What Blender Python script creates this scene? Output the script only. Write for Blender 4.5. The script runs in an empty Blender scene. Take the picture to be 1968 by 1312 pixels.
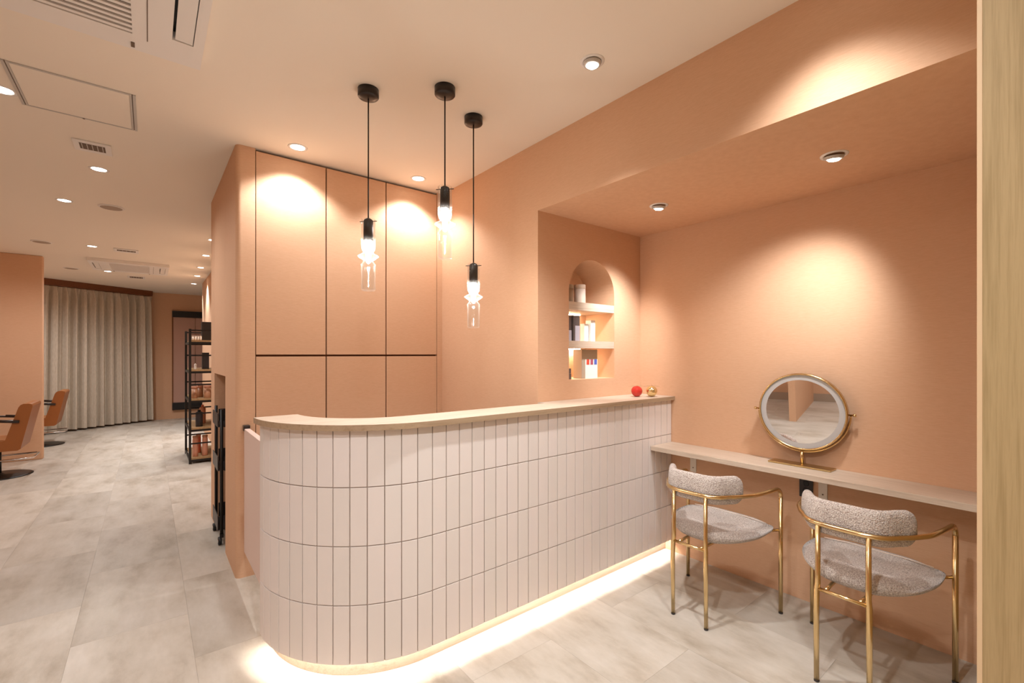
import bpy, bmesh, math, random
from mathutils import Vector, Matrix
random.seed(7)
SC = bpy.context.scene
COL = SC.collection
R = math.radians

# ---------------------------------------------------------------- camera, world, exposure
cam_d = bpy.data.cameras.new('camera')
cam_d.sensor_width = 36.0
cam_d.lens = 879.07 / 1968 * 36.0
cam_d.shift_y = 24.3 / 1968
cam_d.clip_start = 0.02
cam = bpy.data.objects.new('camera', cam_d)
cam.location = (0, 0, 1.39)
cam.rotation_euler = (R(90), 0, R(51.554 - 90))
COL.objects.link(cam)
SC.camera = cam
wd = bpy.data.worlds.new('world'); SC.world = wd; wd.use_nodes = True
wd.node_tree.nodes['Background'].inputs[0].default_value = (1.0, 0.85, 0.7, 1)
wd.node_tree.nodes['Background'].inputs[1].default_value = 0.15
vs = SC.view_settings
vs.view_transform = 'Standard'; vs.look = 'None'; vs.gamma = 1.0; vs.use_curve_mapping = False
vs.exposure = 0.26
SC.cycles.caustics_reflective = False
SC.cycles.caustics_refractive = False
SC.cycles.sample_clamp_indirect = 6.0
SC.cycles.use_adaptive_sampling = True
SC.cycles.adaptive_threshold = 0.05
SC.cycles.max_bounces = 7
SC.cycles.diffuse_bounces = 4
SC.cycles.glossy_bounces = 4
SC.cycles.transmission_bounces = 6
SC.cycles.transparent_max_bounces = 12
LAMP = (0.955, 0.985, 1.0)          # warm white LED
POW = 1.1                          # master scale of the downlights

# ---------------------------------------------------------------- room dimensions
CEIL = 2.69; SOF = 2.272
XB, XA = 1.87, 2.90                # beam face, alcove back wall
YN = 2.10                          # alcove side wall with the niche
YCAB = 3.27; XCAB = 0.42           # storage wall
XL, YR = -2.6, -2.4                # left wall, wall behind the camera

# ---------------------------------------------------------------- materials
MATS = {}
def srgb(r, g, b):
    f = lambda c: (c / 255 / 12.92) if c / 255 <= 0.04045 else ((c / 255 + 0.055) / 1.055) ** 2.4
    return (f(r), f(g), f(b), 1)
def mat(name, col, rough=0.6, metal=0.0, emit=None, trans=0.0, spec=0.5, ior=1.45):
    m = bpy.data.materials.new(name); m.use_nodes = True
    b = m.node_tree.nodes['Principled BSDF']
    b.inputs['Base Color'].default_value = col
    b.inputs['Roughness'].default_value = rough
    b.inputs['Metallic'].default_value = metal
    b.inputs['Specular IOR Level'].default_value = spec
    b.inputs['IOR'].default_value = ior
    b.inputs['Transmission Weight'].default_value = trans
    if emit:
        b.inputs['Emission Color'].default_value = emit[0]
        b.inputs['Emission Strength'].default_value = emit[1]
    MATS[name] = m
    return m
def nodes(m): return m.node_tree, m.node_tree.nodes['Principled BSDF']
def coords(nt, kind='Object', scale=(1, 1, 1), geo=False):
    mp = nt.nodes.new('ShaderNodeMapping'); mp.inputs['Scale'].default_value = scale
    if geo:
        g = nt.nodes.new('ShaderNodeNewGeometry'); nt.links.new(g.outputs['Position'], mp.inputs['Vector'])
    else:
        t = nt.nodes.new('ShaderNodeTexCoord'); nt.links.new(t.outputs[kind], mp.inputs['Vector'])
    return mp
def noise(nt, vec, scale, detail=4, rough=0.55):
    n = nt.nodes.new('ShaderNodeTexNoise'); n.inputs['Scale'].default_value = scale
    n.inputs['Detail'].default_value = detail; n.inputs['Roughness'].default_value = rough
    nt.links.new(vec, n.inputs['Vector']); return n
def ramp(nt, fac, stops):
    r = nt.nodes.new('ShaderNodeValToRGB'); nt.links.new(fac, r.inputs['Fac'])
    e = r.color_ramp.elements
    while len(e) < len(stops): e.new(0.5)
    for q, (p, c) in zip(e, stops): q.position = p; q.color = c
    return r
def bump(nt, b, height, strength, dist=0.002):
    bn = nt.nodes.new('ShaderNodeBump'); bn.inputs['Strength'].default_value = strength
    bn.inputs['Distance'].default_value = dist
    nt.links.new(height, bn.inputs['Height']); nt.links.new(bn.outputs['Normal'], b.inputs['Normal'])

def weave(name, c0, c1, rough=0.75):
    m = mat(name, c0, rough, spec=0.25); nt, b = nodes(m)
    v = coords(nt, scale=(14, 14, 150), geo=True); n = noise(nt, v.outputs[0], 2.2, 4, 0.6)
    r = ramp(nt, n.outputs['Fac'], [(0.3, c0), (0.7, c1)]); nt.links.new(r.outputs[0], b.inputs['Base Color'])
    bump(nt, b, n.outputs['Fac'], 0.22, 0.002); return m
weave('peach', srgb(214, 170, 137), srgb(221, 179, 146))
m = mat('ceiling', srgb(243, 232, 218), 0.85, spec=0.2); nt, b = nodes(m)
v = coords(nt, geo=True); n = noise(nt, v.outputs[0], 90, 3); bump(nt, b, n.outputs['Fac'], 0.06, 0.001)
mat('gap_brown', srgb(120, 72, 40), 0.8)

def wood(name, c0, c1, stretch, rough=0.5, geo=True, sc=1.0):
    m = mat(name, c0, rough, spec=0.35); nt, b = nodes(m)
    v = coords(nt, scale=stretch, geo=geo); n = noise(nt, v.outputs[0], 3.0 * sc, 6, 0.62)
    n2 = noise(nt, v.outputs[0], 14.0 * sc, 3, 0.6)
    mx = nt.nodes.new('ShaderNodeMath'); mx.operation = 'MULTIPLY_ADD'; mx.inputs[1].default_value = 0.35
    nt.links.new(n2.outputs['Fac'], mx.inputs[0]); nt.links.new(n.outputs['Fac'], mx.inputs[2])
    r = ramp(nt, mx.outputs[0], [(0.42, c0), (0.62, c1), (0.85, c0)]); nt.links.new(r.outputs[0], b.inputs['Base Color'])
    bump(nt, b, n2.outputs['Fac'], 0.08, 0.001); return m
wood('ash_x', srgb(192, 170, 149), srgb(212, 193, 174), (0.8, 22, 22), 0.42)
wood('ash_y', srgb(192, 170, 149), srgb(212, 193, 174), (22, 0.8, 22), 0.42)
wood('ash_edge', srgb(160, 134, 106), srgb(178, 152, 124), (0.8, 22, 22), 0.5)
wood('oak_post', srgb(162, 137, 95), srgb(180, 154, 111), (30, 30, 0.9), 0.55)
wood('rack_wood', srgb(150, 118, 82), srgb(172, 138, 98), (18, 1.0, 18), 0.55)
mat('oak_edge', srgb(222, 190, 150), 0.5)
wood('brown_trim', srgb(105, 62, 36), srgb(122, 74, 44), (1, 30, 30), 0.5)

# floor tile: stone-look vinyl with a tint of its own for every tile
m = mat('floor_tile', srgb(205, 192, 174), 0.42, spec=0.35); nt, b = nodes(m)
oi = nt.nodes.new('ShaderNodeObjectInfo')
mul = nt.nodes.new('ShaderNodeVectorMath'); mul.operation = 'SCALE'; mul.inputs[0].default_value = (37.0, 53.0, 11.0)
nt.links.new(oi.outputs['Random'], mul.inputs['Scale'])
tc = nt.nodes.new('ShaderNodeTexCoord')
add = nt.nodes.new('ShaderNodeVectorMath'); add.operation = 'ADD'
nt.links.new(tc.outputs['Object'], add.inputs[0]); nt.links.new(mul.outputs[0], add.inputs[1])
mp = nt.nodes.new('ShaderNodeMapping'); mp.inputs['Scale'].default_value = (3.4, 1.5, 1); mp.inputs['Rotation'].default_value = (0, 0, 0.25)
nt.links.new(add.outputs[0], mp.inputs['Vector'])
n = noise(nt, mp.outputs[0], 1.5, 7, 0.62)
r = ramp(nt, n.outputs['Fac'], [(0.28, srgb(166, 152, 135)), (0.47, srgb(193, 182, 168)), (0.72, srgb(210, 201, 190))])
mp2 = nt.nodes.new('ShaderNodeMapping'); mp2.inputs['Scale'].default_value = (30, 4, 1); mp2.inputs['Rotation'].default_value = (0, 0, 0.35)
nt.links.new(add.outputs[0], mp2.inputs['Vector'])
n2 = noise(nt, mp2.outputs[0], 1.3, 4, 0.6)
mr = nt.nodes.new('ShaderNodeMapRange'); mr.inputs['To Min'].default_value = 0.87; mr.inputs['To Max'].default_value = 1.08
nt.links.new(oi.outputs['Random'], mr.inputs['Value'])
mr2 = nt.nodes.new('ShaderNodeMapRange'); mr2.inputs['To Min'].default_value = 0.93; mr2.inputs['To Max'].default_value = 1.07
nt.links.new(n2.outputs['Fac'], mr2.inputs['Value'])
mm = nt.nodes.new('ShaderNodeMath'); mm.operation = 'MULTIPLY'
nt.links.new(mr.outputs[0], mm.inputs[0]); nt.links.new(mr2.outputs[0], mm.inputs[1])
hsv = nt.nodes.new('ShaderNodeHueSaturation'); nt.links.new(r.outputs[0], hsv.inputs['Color']); nt.links.new(mm.outputs[0], hsv.inputs['Value'])
nt.links.new(hsv.outputs[0], b.inputs['Base Color'])
bump(nt, b, n2.outputs['Fac'], 0.05, 0.001)
mat('floor_joint', srgb(184, 170, 154), 0.8)

m = mat('counter_tile', srgb(226, 211, 203), 0.6, spec=0.3); nt, b = nodes(m)
oi = nt.nodes.new('ShaderNodeObjectInfo')
r = ramp(nt, oi.outputs['Random'], [(0, srgb(228, 218, 211)), (0.5, srgb(231, 220, 213)), (1, srgb(232, 220, 214))])
nt.links.new(r.outputs[0], b.inputs['Base Color'])
v = coords(nt, scale=(60, 60, 20), geo=True); n = noise(nt, v.outputs[0], 2, 3); bump(nt, b, n.outputs['Fac'], 0.10, 0.001)
mat('grout', srgb(178, 160, 148), 0.9)
mat('gate_white', srgb(228, 202, 190), 0.5)
mat('gold', (0.76, 0.56, 0.29, 1), 0.2, 1.0)
mat('gold_brushed', (0.60, 0.43, 0.20, 1), 0.34, 1.0)
m = mat('boucle', srgb(205, 192, 184), 0.95, spec=0.1); nt, b = nodes(m)
v = coords(nt); n = noise(nt, v.outputs[0], 210, 3, 0.7)
vo = nt.nodes.new('ShaderNodeTexVoronoi'); vo.inputs['Scale'].default_value = 230; nt.links.new(v.outputs[0], vo.inputs['Vector'])
r = ramp(nt, n.outputs['Fac'], [(0.36, srgb(152, 134, 124)), (0.5, srgb(200, 186, 177)), (0.64, srgb(226, 216, 208))])
nt.links.new(r.outputs[0], b.inputs['Base Color']); bump(nt, b, vo.outputs['Distance'], 0.7, 0.004)
b.inputs['Sheen Weight'].default_value = 0.25
mat('black', (0.012, 0.011, 0.011, 1), 0.45)
mat('black_metal', (0.018, 0.015, 0.013, 1), 0.4, 0.3)
mat('lamp_black', (0.02, 0.012, 0.009, 1), 0.3)
mat('dark_plastic', srgb(52, 46, 46), 0.4)
mat('chrome', (0.8, 0.8, 0.8, 1), 0.12, 1.0)
mat('alu', srgb(196, 188, 180), 0.42, 0.0)
mat('white_plastic', srgb(238, 232, 227), 0.45)
mat('vent_dark', srgb(112, 92, 76), 0.7)
mat('bracket_white', srgb(236, 226, 214), 0.45)
mat('mirror', (0.92, 0.92, 0.92, 1), 0.015, 1.0)
mat('frost', srgb(196, 192, 190), 0.55)
m = mat('glass', (1, 1, 1, 1), 0.03, 0.0, trans=0.0); nt, b = nodes(m)   # thin clear glass
tp = nt.nodes.new('ShaderNodeBsdfTransparent'); tp.inputs[0].default_value = (0.97, 0.97, 0.96, 1)
gl = nt.nodes.new('ShaderNodeBsdfGlossy'); gl.inputs['Roughness'].default_value = 0.03
lw = nt.nodes.new('ShaderNodeLayerWeight'); lw.inputs['Blend'].default_value = 0.5
pw = nt.nodes.new('ShaderNodeMath'); pw.operation = 'POWER'; pw.inputs[1].default_value = 3.0; nt.links.new(lw.outputs['Facing'], pw.inputs[0])
fr = nt.nodes.new('ShaderNodeMath'); fr.operation = 'MULTIPLY_ADD'; fr.inputs[1].default_value = 0.40; fr.inputs[2].default_value = 0.02; nt.links.new(pw.outputs[0], fr.inputs[0])
mxs = nt.nodes.new('ShaderNodeMixShader'); nt.links.new(fr.outputs[0], mxs.inputs[0]); nt.links.new(tp.outputs[0], mxs.inputs[1]); nt.links.new(gl.outputs[0], mxs.inputs[2])
tl = nt.nodes.new('ShaderNodeBsdfTranslucent'); tl.inputs[0].default_value = (1, 0.98, 0.95, 1)     # faint milkiness that catches the bulb
mil = nt.nodes.new('ShaderNodeMath'); mil.operation = 'MULTIPLY_ADD'; mil.inputs[1].default_value = 0.16; mil.inputs[2].default_value = 0.008; nt.links.new(pw.outputs[0], mil.inputs[0])
mx2 = nt.nodes.new('ShaderNodeMixShader'); nt.links.new(mil.outputs[0], mx2.inputs[0]); nt.links.new(mxs.outputs[0], mx2.inputs[1]); nt.links.new(tl.outputs[0], mx2.inputs[2])
nt.links.new(mx2.outputs[0], nt.nodes['Material Output'].inputs['Surface'])
mat('red_glass', (0.75, 0.05, 0.035, 1), 0.08, trans=0.35)
mat('gold_glass', (0.85, 0.62, 0.30, 1), 0.12, 0.85)
mat('curtain', srgb(176, 158, 138), 0.95, spec=0.1)
nt, b = nodes(MATS['curtain']); v = coords(nt, scale=(80, 80, 8), geo=True); n = noise(nt, v.outputs[0], 2, 4)
r = ramp(nt, n.outputs['Fac'], [(0.35, srgb(196, 182, 164)), (0.65, srgb(214, 202, 186))]); nt.links.new(r.outputs[0], b.inputs['Base Color'])
mat('leather', srgb(160, 98, 50), 0.42)
mat('base_grey', srgb(172, 152, 134), 0.6)
mat('panel_pink', srgb(196, 156, 140), 0.5)
mat('lens', (1, 0.95, 0.88, 1), 0.4, emit=((1.0, 0.95, 0.87, 1), 14.0))
MATS['lens'].cycles.emission_sampling = 'NONE'      # each lens has its own spot lamp
mat('bulb', (1, 0.95, 0.88, 1), 0.4, emit=((1.0, 0.97, 0.92, 1), 100.0))
mat('led', (1, 0.95, 0.85, 1), 0.4, emit=((1.0, 0.96, 0.87, 1), 75.0))
mat('led_niche', (1, 0.95, 0.85, 1), 0.4, emit=((1.0, 0.88, 0.66, 1), 55.0))
mat('cream', srgb(232, 214, 198), 0.5)
mat('taupe', srgb(176, 160, 140), 0.5)
mat('paper_white', srgb(244, 240, 236), 0.5)
mat('box_grey', srgb(96, 84, 82), 0.5)
mat('box_lilac', srgb(190, 184, 196), 0.5)
mat('copper_pink', srgb(214, 150, 122), 0.4)
mat('salmon', srgb(226, 120, 84), 0.4)
mat('amber_jar', srgb(184, 132, 98), 0.35)
mat('mark_red', srgb(214, 84, 66), 0.5); mat('mark_plum', srgb(170, 84, 104), 0.5); mat('mark_blue', srgb(82, 104, 190), 0.5)

# ---------------------------------------------------------------- mesh builder
class MB:
    def __init__(s): s.v = []; s.f = []; s.sm = []
    def add(s, vs_, fs, smooth=False):
        k = len(s.v); s.v += [tuple(p) for p in vs_]
        s.f += [tuple(k + i for i in f) for f in fs]; s.sm += [smooth] * len(fs); return s
    def box(s, x0, x1, y0, y1, z0, z1):
        P = [(x, y, z) for z in (z0, z1) for y in (y0, y1) for x in (x0, x1)]
        return s.add(P, [(0, 2, 3, 1), (4, 5, 7, 6), (0, 1, 5, 4), (2, 6, 7, 3), (0, 4, 6, 2), (1, 3, 7, 5)])
    def quad(s, a, b_, c, d): return s.add([a, b_, c, d], [(0, 1, 2, 3)])
    def prism(s, pts, z0, z1, smooth=False):
        n = len(pts); P = [(x, y, z0) for x, y in pts] + [(x, y, z1) for x, y in pts]
        k = len(s.v); s.v += P
        for i in range(n):
            j = (i + 1) % n; s.f.append((k + i, k + j, k + n + j, k + n + i)); s.sm.append(smooth)
        s.f.append(tuple(k + i for i in reversed(range(n)))); s.sm.append(False)
        s.f.append(tuple(k + n + i for i in range(n))); s.sm.append(False); return s
    def lathe(s, prof, c=(0, 0, 0), n=24, axis='z', cap0=True, cap1=True, smooth=True):
        P = []
        for r_, z in prof:
            for i in range(n):
                a = 2 * math.pi * i / n; x, y = r_ * math.cos(a), r_ * math.sin(a)
                P.append({'z': (c[0] + x, c[1] + y, c[2] + z), 'x': (c[0] + z, c[1] + x, c[2] + y), 'y': (c[0] + y, c[1] + z, c[2] + x)}[axis])
        F = []
        for j in range(len(prof) - 1):
            for i in range(n):
                a, b_ = j * n + i, j * n + (i + 1) % n; F.append((a, b_, b_ + n, a + n))
        k = len(s.v); s.add(P, F, smooth)
        if cap0 and prof[0][0] > 1e-6: s.f.append(tuple(k + i for i in reversed(range(n)))); s.sm.append(False)
        if cap1 and prof[-1][0] > 1e-6: s.f.append(tuple(k + (len(prof) - 1) * n + i for i in range(n))); s.sm.append(False)
        return s
    def tube(s, pts, r_, n=10, closed=False, caps=True):
        pts = [Vector(p) for p in pts]; N = len(pts); rings = []; up = None
        for i, p in enumerate(pts):
            if closed: t = (pts[(i + 1) % N] - pts[i - 1]).normalized()
            else: t = (pts[min(i + 1, N - 1)] - pts[max(i - 1, 0)]).normalized()
            if up is None:
                up = Vector((0, 0, 1)) if abs(t.z) < 0.9 else Vector((1, 0, 0))
            sd = t.cross(up)
            if sd.length < 1e-6: sd = t.cross(Vector((0, 1, 0)))
            sd.normalize(); up = sd.cross(t).normalized()
            rr = r_[i] if isinstance(r_, (list, tuple)) else r_
            rings.append([p + rr * (math.cos(2 * math.pi * k / n) * sd + math.sin(2 * math.pi * k / n) * up) for k in range(n)])
        F = []
        for j in range(N if closed else N - 1):
            a, b_ = j * n, ((j + 1) % N) * n
            for k in range(n):
                q = (k + 1) % n; F.append((a + k, a + q, b_ + q, b_ + k))
        k0 = len(s.v); s.add([p for rg in rings for p in rg], F, True)
        if caps and not closed:
            s.f.append(tuple(k0 + i for i in reversed(range(n)))); s.sm.append(False)
            s.f.append(tuple(k0 + (N - 1) * n + i for i in range(n))); s.sm.append(False)
        return s
    def rbox(s, x0, x1, y0, y1, z0, z1, bv=0.004):
        t = MB().box(x0, x1, y0, y1, z0, z1); bm = bmesh.new()
        vv = [bm.verts.new(p) for p in t.v]
        for f in t.f: bm.faces.new([vv[i] for i in f])
        bmesh.ops.bevel(bm, geom=bm.edges[:], offset=bv, segments=2, affect='EDGES', profile=0.5)
        bm.verts.index_update()
        s.add([tuple(q.co) for q in bm.verts], [tuple(q.index for q in f.verts) for f in bm.faces]); bm.free(); return s
    def build(s, name, material, parent=None, origin=None):
        if origin is None: origin = tuple(parent.location) if parent is not None and parent.get('_abs', 1) else (0, 0, 0)
        if parent is not None:
            o0 = Vector((0, 0, 0)); q = parent
            while q is not None: o0 += q.location; q = q.parent
            origin = tuple(o0)
        me = bpy.data.meshes.new(name)
        me.from_pydata([(x - origin[0], y - origin[1], z - origin[2]) for x, y, z in s.v], [], s.f)
        me.polygons.foreach_set('use_smooth', s.sm); me.validate(); me.update()
        bm = bmesh.new(); bm.from_mesh(me); bmesh.ops.recalc_face_normals(bm, faces=bm.faces); bm.to_mesh(me); bm.free()
        me.materials.append(MATS[material])
        o = bpy.data.objects.new(name, me); COL.objects.link(o)
        if parent is not None: o.parent = parent
        else: o.location = origin
        return o
def tag(o, label, cat, group=None):
    o['label'] = label; o['category'] = cat
    if group: o['group'] = group
    return o
def thing(name, label, cat, loc, group=None):
    o = bpy.data.objects.new(name, None); o.empty_display_size = 0.1; o.location = loc; COL.objects.link(o)
    return tag(o, label, cat, group)
def struct(o): o['kind'] = 'structure'; return o
def one(mb, name, material, label, cat, origin, group=None):
    return tag(mb.build(name, material, None, origin), label, cat, group)
def dup(root, loc, rz, label):
    r_ = root.copy(); COL.objects.link(r_); r_.location = loc; r_.rotation_euler = (0, 0, rz); r_['label'] = label
    for ch in list(root.children):
        c = ch.copy(); COL.objects.link(c); c.parent = r_
        for g in list(ch.children):
            d = g.copy(); COL.objects.link(d); d.parent = c
    return r_
def smoothpath(pts, k=6):
    P = [Vector(p) for p in pts]; out = []
    for i in range(len(P) - 1):
        a, b_, c, d = P[max(i - 1, 0)], P[i], P[i + 1], P[min(i + 2, len(P) - 1)]
        for j in range(k):
            t = j / k
            out.append(0.5 * ((2 * b_) + (c - a) * t + (2 * a - 5 * b_ + 4 * c - d) * t * t + (3 * b_ - a - 3 * c + d) * t ** 3))
    out.append(P[-1]); return out

# ================================================================ STRUCTURE
floor = struct(MB().box(XL - 0.1, XA + 0.1, YR - 0.1, 13.2, -0.06, -0.004).build('floor', 'floor_joint', None, (0, 0, 0)))
TW, TL = 0.457, 0.914
tile_me = None
for i in range(-6, 8):
    x0 = -0.292 + TW * i
    off = 4.37 if i % 2 else 4.37 - TL / 2
    for j in range(-9, 11):
        y0 = off + TL * j
        ax, bx_, ay, by = max(x0, XL), min(x0 + TW, XA), max(y0, YR), min(y0 + TL, 13.1)
        if bx_ - ax < 0.02 or by - ay < 0.02: continue
        full = abs(bx_ - ax - TW) < 1e-6 and abs(by - ay - TL) < 1e-6
        cx, cy = (ax + bx_) / 2, (ay + by) / 2; hx, hy = (bx_ - ax) / 2 - 0.0003, (by - ay) / 2 - 0.0003
        if full and tile_me is not None:
            o = bpy.data.objects.new('floor_tile', tile_me); COL.objects.link(o); o.parent = floor; o.location = (cx, cy, 0)
        else:
            o = MB().box(-hx, hx, -hy, hy, -0.004, 0.0).build('floor_tile', 'floor_tile', None, (0, 0, 0))
            o.parent = floor; o.location = (cx, cy, 0)
            if full: tile_me = o.data

struct(MB().box(XL - 0.1, XA + 0.1, YR - 0.1, 13.2, CEIL, CEIL + 0.1).build('ceiling', 'ceiling', None, (0, 0, 0)))
# alcove back wall, beam above the alcove
struct(MB().box(XA, XA + 0.1, YR, 3.4, 0, CEIL).build('wall_alcove', 'peach', None, (XA, 0, 0)))
struct(MB().box(XB, XA, YR, YN, SOF, CEIL).build('wall_beam', 'peach', None, (XB, 0, SOF)))
# right wall block with the arched niche in its short side
NX0, NX1, NZ0, NZS = 2.14, 2.598, 1.222, 1.80
NR = (NX1 - NX0) / 2; NXC = (NX0 + NX1) / 2; ND = 0.27
w = MB()
w.quad((XB, YN, 0), (XB, 3.4, 0), (XB, 3.4, CEIL), (XB, YN, CEIL))
w.quad((XB, YN, 0), (NX0, YN, 0), (NX0, YN, CEIL), (XB, YN, CEIL))
w.quad((NX1, YN, 0), (XA, YN, 0), (XA, YN, CEIL), (NX1, YN, CEIL))
w.quad((NX0, YN, 0), (NX1, YN, 0), (NX1, YN, NZ0), (NX0, YN, NZ0))
arch = [(NXC - NR * math.cos(math.pi * i / 32), NZS + NR * math.sin(math.pi * i / 32)) for i in range(33)]
for (a, za), (c, zc) in zip(arch, arch[1:]): w.quad((a, YN, za), (c, YN, zc), (c, YN, CEIL), (a, YN, CEIL))
outl = [(NX0, NZ0)] + arch + [(NX1, NZ0)]
for k in range(len(outl)):
    (a, za), (c, zc) = outl[k], outl[(k + 1) % len(outl)]
    w.add([(a, YN, za), (c, YN, zc), (c, YN + ND, zc), (a, YN + ND, za)], [(0, 1, 2, 3)], False)
w.add([(a, YN + ND, z) for a, z in outl], [tuple(range(len(outl)))])
wall_right = struct(w.build('wall_right', 'peach', None, (XB, YN, 0)))
for z0, z1, nm in ((1.682, 1.735, 'upper'), (1.43, 1.478, 'lower')):
    sh = MB().box(NX0, NX1, YN + 0.002, YN + ND, z0, z1).build('niche_shelf', 'ash_x', wall_right)
    MB().box(NX0 + 0.015, NX1 - 0.10, YN + ND - 0.035, YN + ND - 0.02, z0 - 0.006, z0).build('light_strip', 'led_niche', sh)
# back of the room and the left wall
struct(MB().box(XL - 0.1, XL, YR, 13.2, 0, CEIL).build('wall_left', 'peach', None, (XL, 0, 0)))
struct(MB().box(XL, XL + 0.014, YR, 8.6, 0, 0.12).build('baseboard_left', 'base_grey', None, (XL, 0, 0)))
struct(MB().box(XL, XA, YR - 0.1, YR, 0, CEIL).build('wall_rear', 'peach', None, (0, YR, 0)))
struct(MB().box(XL, -1.2, 1.725, 1.805, 0, CEIL).build('wall_wing', 'peach', None, (-2, 1.75, 0)))
struct(MB().rbox(XL, -1.105, 8.62, 8.74, 0, CEIL, 0.008).build('wall_partition', 'peach', None, (-2, 8.62, 0)))
struct(MB().box(0.772, 0.9, 4.69, 10.15, 0, CEIL).build('wall_wash', 'peach', None, (0.772, 5, 0)))
struct(MB().box(XL, XA, 12.25, 12.35, 0, CEIL).build('wall_far', 'peach', None, (0, 12.25, 0)))
struct(MB().box(2.4, 2.5, 4.69, 12.25, 0, CEIL).build('wall_back', 'peach', None, (2.4, 5, 0)))
# storage wall carcass: side, fillers, rounded corner, recess for the trolley
def corner(x0, y0, r_, x1, y1):
    pts = [(x0 + r_ - r_ * math.cos(a), y0 + r_ - r_ * math.sin(a)) for a in [math.pi / 2 * i / 8 for i in range(9)]]
    return pts + [(x1, y0), (x1, y1), (x0, y1)]
OY0, OY1, OZ = 3.76, 4.44, 1.235
w = MB().prism(corner(XCAB, YCAB, 0.03, 0.527, OY0), 0, CEIL)
w.box(XCAB, 0.527, OY1, 4.69, 0, CEIL)
w.box(0.527, 1.823, YCAB + 0.30, YCAB + 0.33, 0, CEIL)
w.box(1.823, XB, YCAB, YCAB + 0.33, 0, CEIL)
w.box(0.527, 1.823, YCAB + 0.05, YCAB + 0.30, CEIL - 0.012, CEIL)
w.box(0.527, 1.0, OY0 - 0.02, OY0, 0, OZ); w.box(0.527, 1.0, OY1, OY1 + 0.02, 0, OZ)
w.box(1.0, 1.02, OY0, OY1, 0, OZ); w.box(0.527, 1.02, OY0, OY1, OZ, OZ + 0.03)
w.box(0.527, 2.4, 4.67, 4.69, 0, CEIL)
storage = struct(w.build('wall_storage', 'peach', None, (XCAB, YCAB, 0)))
MB().box(XCAB, 0.527, OY0 + 0.002, OY1 - 0.002, OZ, CEIL).build('panel', 'peach', storage)
# oak lined end of the wall beside the alcove
post = struct(MB().box(1.158, XA, YR, 0.121, 0, CEIL).build('trim_1', 'oak_post', None, (1.15, 0, 0)))
MB().rbox(1.1572, 1.168, 0.1165, 0.1235, 0, CEIL, 0.0006).build('edge_band', 'oak_edge', post)
# curtain wall (diagonal) and brown board above it
c0, c1 = Vector((-1.75, 10.95)), Vector((0.06, 12.12))
# ================================================================ RECEPTION COUNTER
CXC, CYC, CR, CY = 1.0, 2.425, 0.59, 1.835       # arc centre, radius of the tile face, face of the straight run
def offs(d, n=28, x_end=XA - 0.002):             # face line moved inwards by d, from the wall to the open end
    rr = CR - d; P = [(x_end, CY + d)]
    for i in range(n + 1):
        a = math.pi / 2 * i / n; P.append((CXC - rr * math.sin(a), CYC - rr * math.cos(a)))
    return P
def band(d0, d1, z0, z1, n=28):
    o_, i_ = offs(d0, n), offs(d1, n); m_ = len(o_); mb = MB()
    P = [(x, y, z0) for x, y in o_] + [(x, y, z0) for x, y in i_] + [(x, y, z1) for x, y in o_] + [(x, y, z1) for x, y in i_]
    F = []
    for k in range(m_ - 1):
        F += [(k, k + 1, 2 * m_ + k + 1, 2 * m_ + k), (m_ + k, 3 * m_ + k, 3 * m_ + k + 1, m_ + k + 1),
              (k, m_ + k, m_ + k + 1, k + 1), (2 * m_ + k, 2 * m_ + k + 1, 3 * m_ + k + 1, 3 * m_ + k)]
    F += [(0, 2 * m_, 3 * m_, m_), (m_ - 1, 2 * m_ - 1, 4 * m_ - 1, 3 * m_ - 1)]
    return mb.add(P, F)
counter = thing('reception_counter', 'curved reception counter clad in pale pink vertical tiles with glowing foot', 'counter', (1.6, 1.95, 0))
band(0.0055, 0.17, 0.10, 1.068).build('body', 'grout', counter)
band(0.0055, 0.0095, 0.078, 0.0999).build('skirt', 'grout', counter)
band(0.048, 0.165, 0.001, 0.0995).build('plinth', 'ash_x', counter)
band(0.032, 0.042, 0.0987, 0.0997, 40).build('light_strip', 'led', counter)
ZR = [0.077, 0.3265, 0.576, 0.8255, 1.068]; PITCH = 0.0709; GAP = 0.0042
def ctile(wd_, h_):
    return MB().rbox(-wd_ / 2, wd_ / 2, 0, 0.009, 0, h_, 0.0012)
cache = {}
def put_tile(cx, cy, ang, wd_, z0, z1):
    key = (round(wd_, 4), round(z1 - z0, 4))
    if key not in cache:
        o = ctile(*key).build('tile', 'counter_tile', None, (0, 0, 0)); cache[key] = o.data
    else:
        o = bpy.data.objects.new('tile', cache[key]); COL.objects.link(o)
    o.parent = counter; o.location = (cx - 1.6, cy - 1.95, z0); o.rotation_euler = (0, 0, ang)
for z0, z1 in zip(ZR, ZR[1:]):
    a0, a1 = z0 + (GAP / 2 if z0 > 0.1 else 0), z1 - GAP / 2
    x = 1.0005
    while x < XA - 0.01:
        x1 = min(x + PITCH, XA - 0.002)
        put_tile((x + x1) / 2, CY, 0, x1 - x - GAP, a0, a1); x += PITCH
    n = 13; da = math.pi / 2 / n
    for i in range(n):
        a = da * (i + 0.5); rm = CR * math.cos(da / 2) + 0.0012
        put_tile(CXC - rm * math.sin(a), CYC - rm * math.cos(a), -a, 2 * CR * math.sin(da / 2) - GAP, a0, a1)
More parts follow.
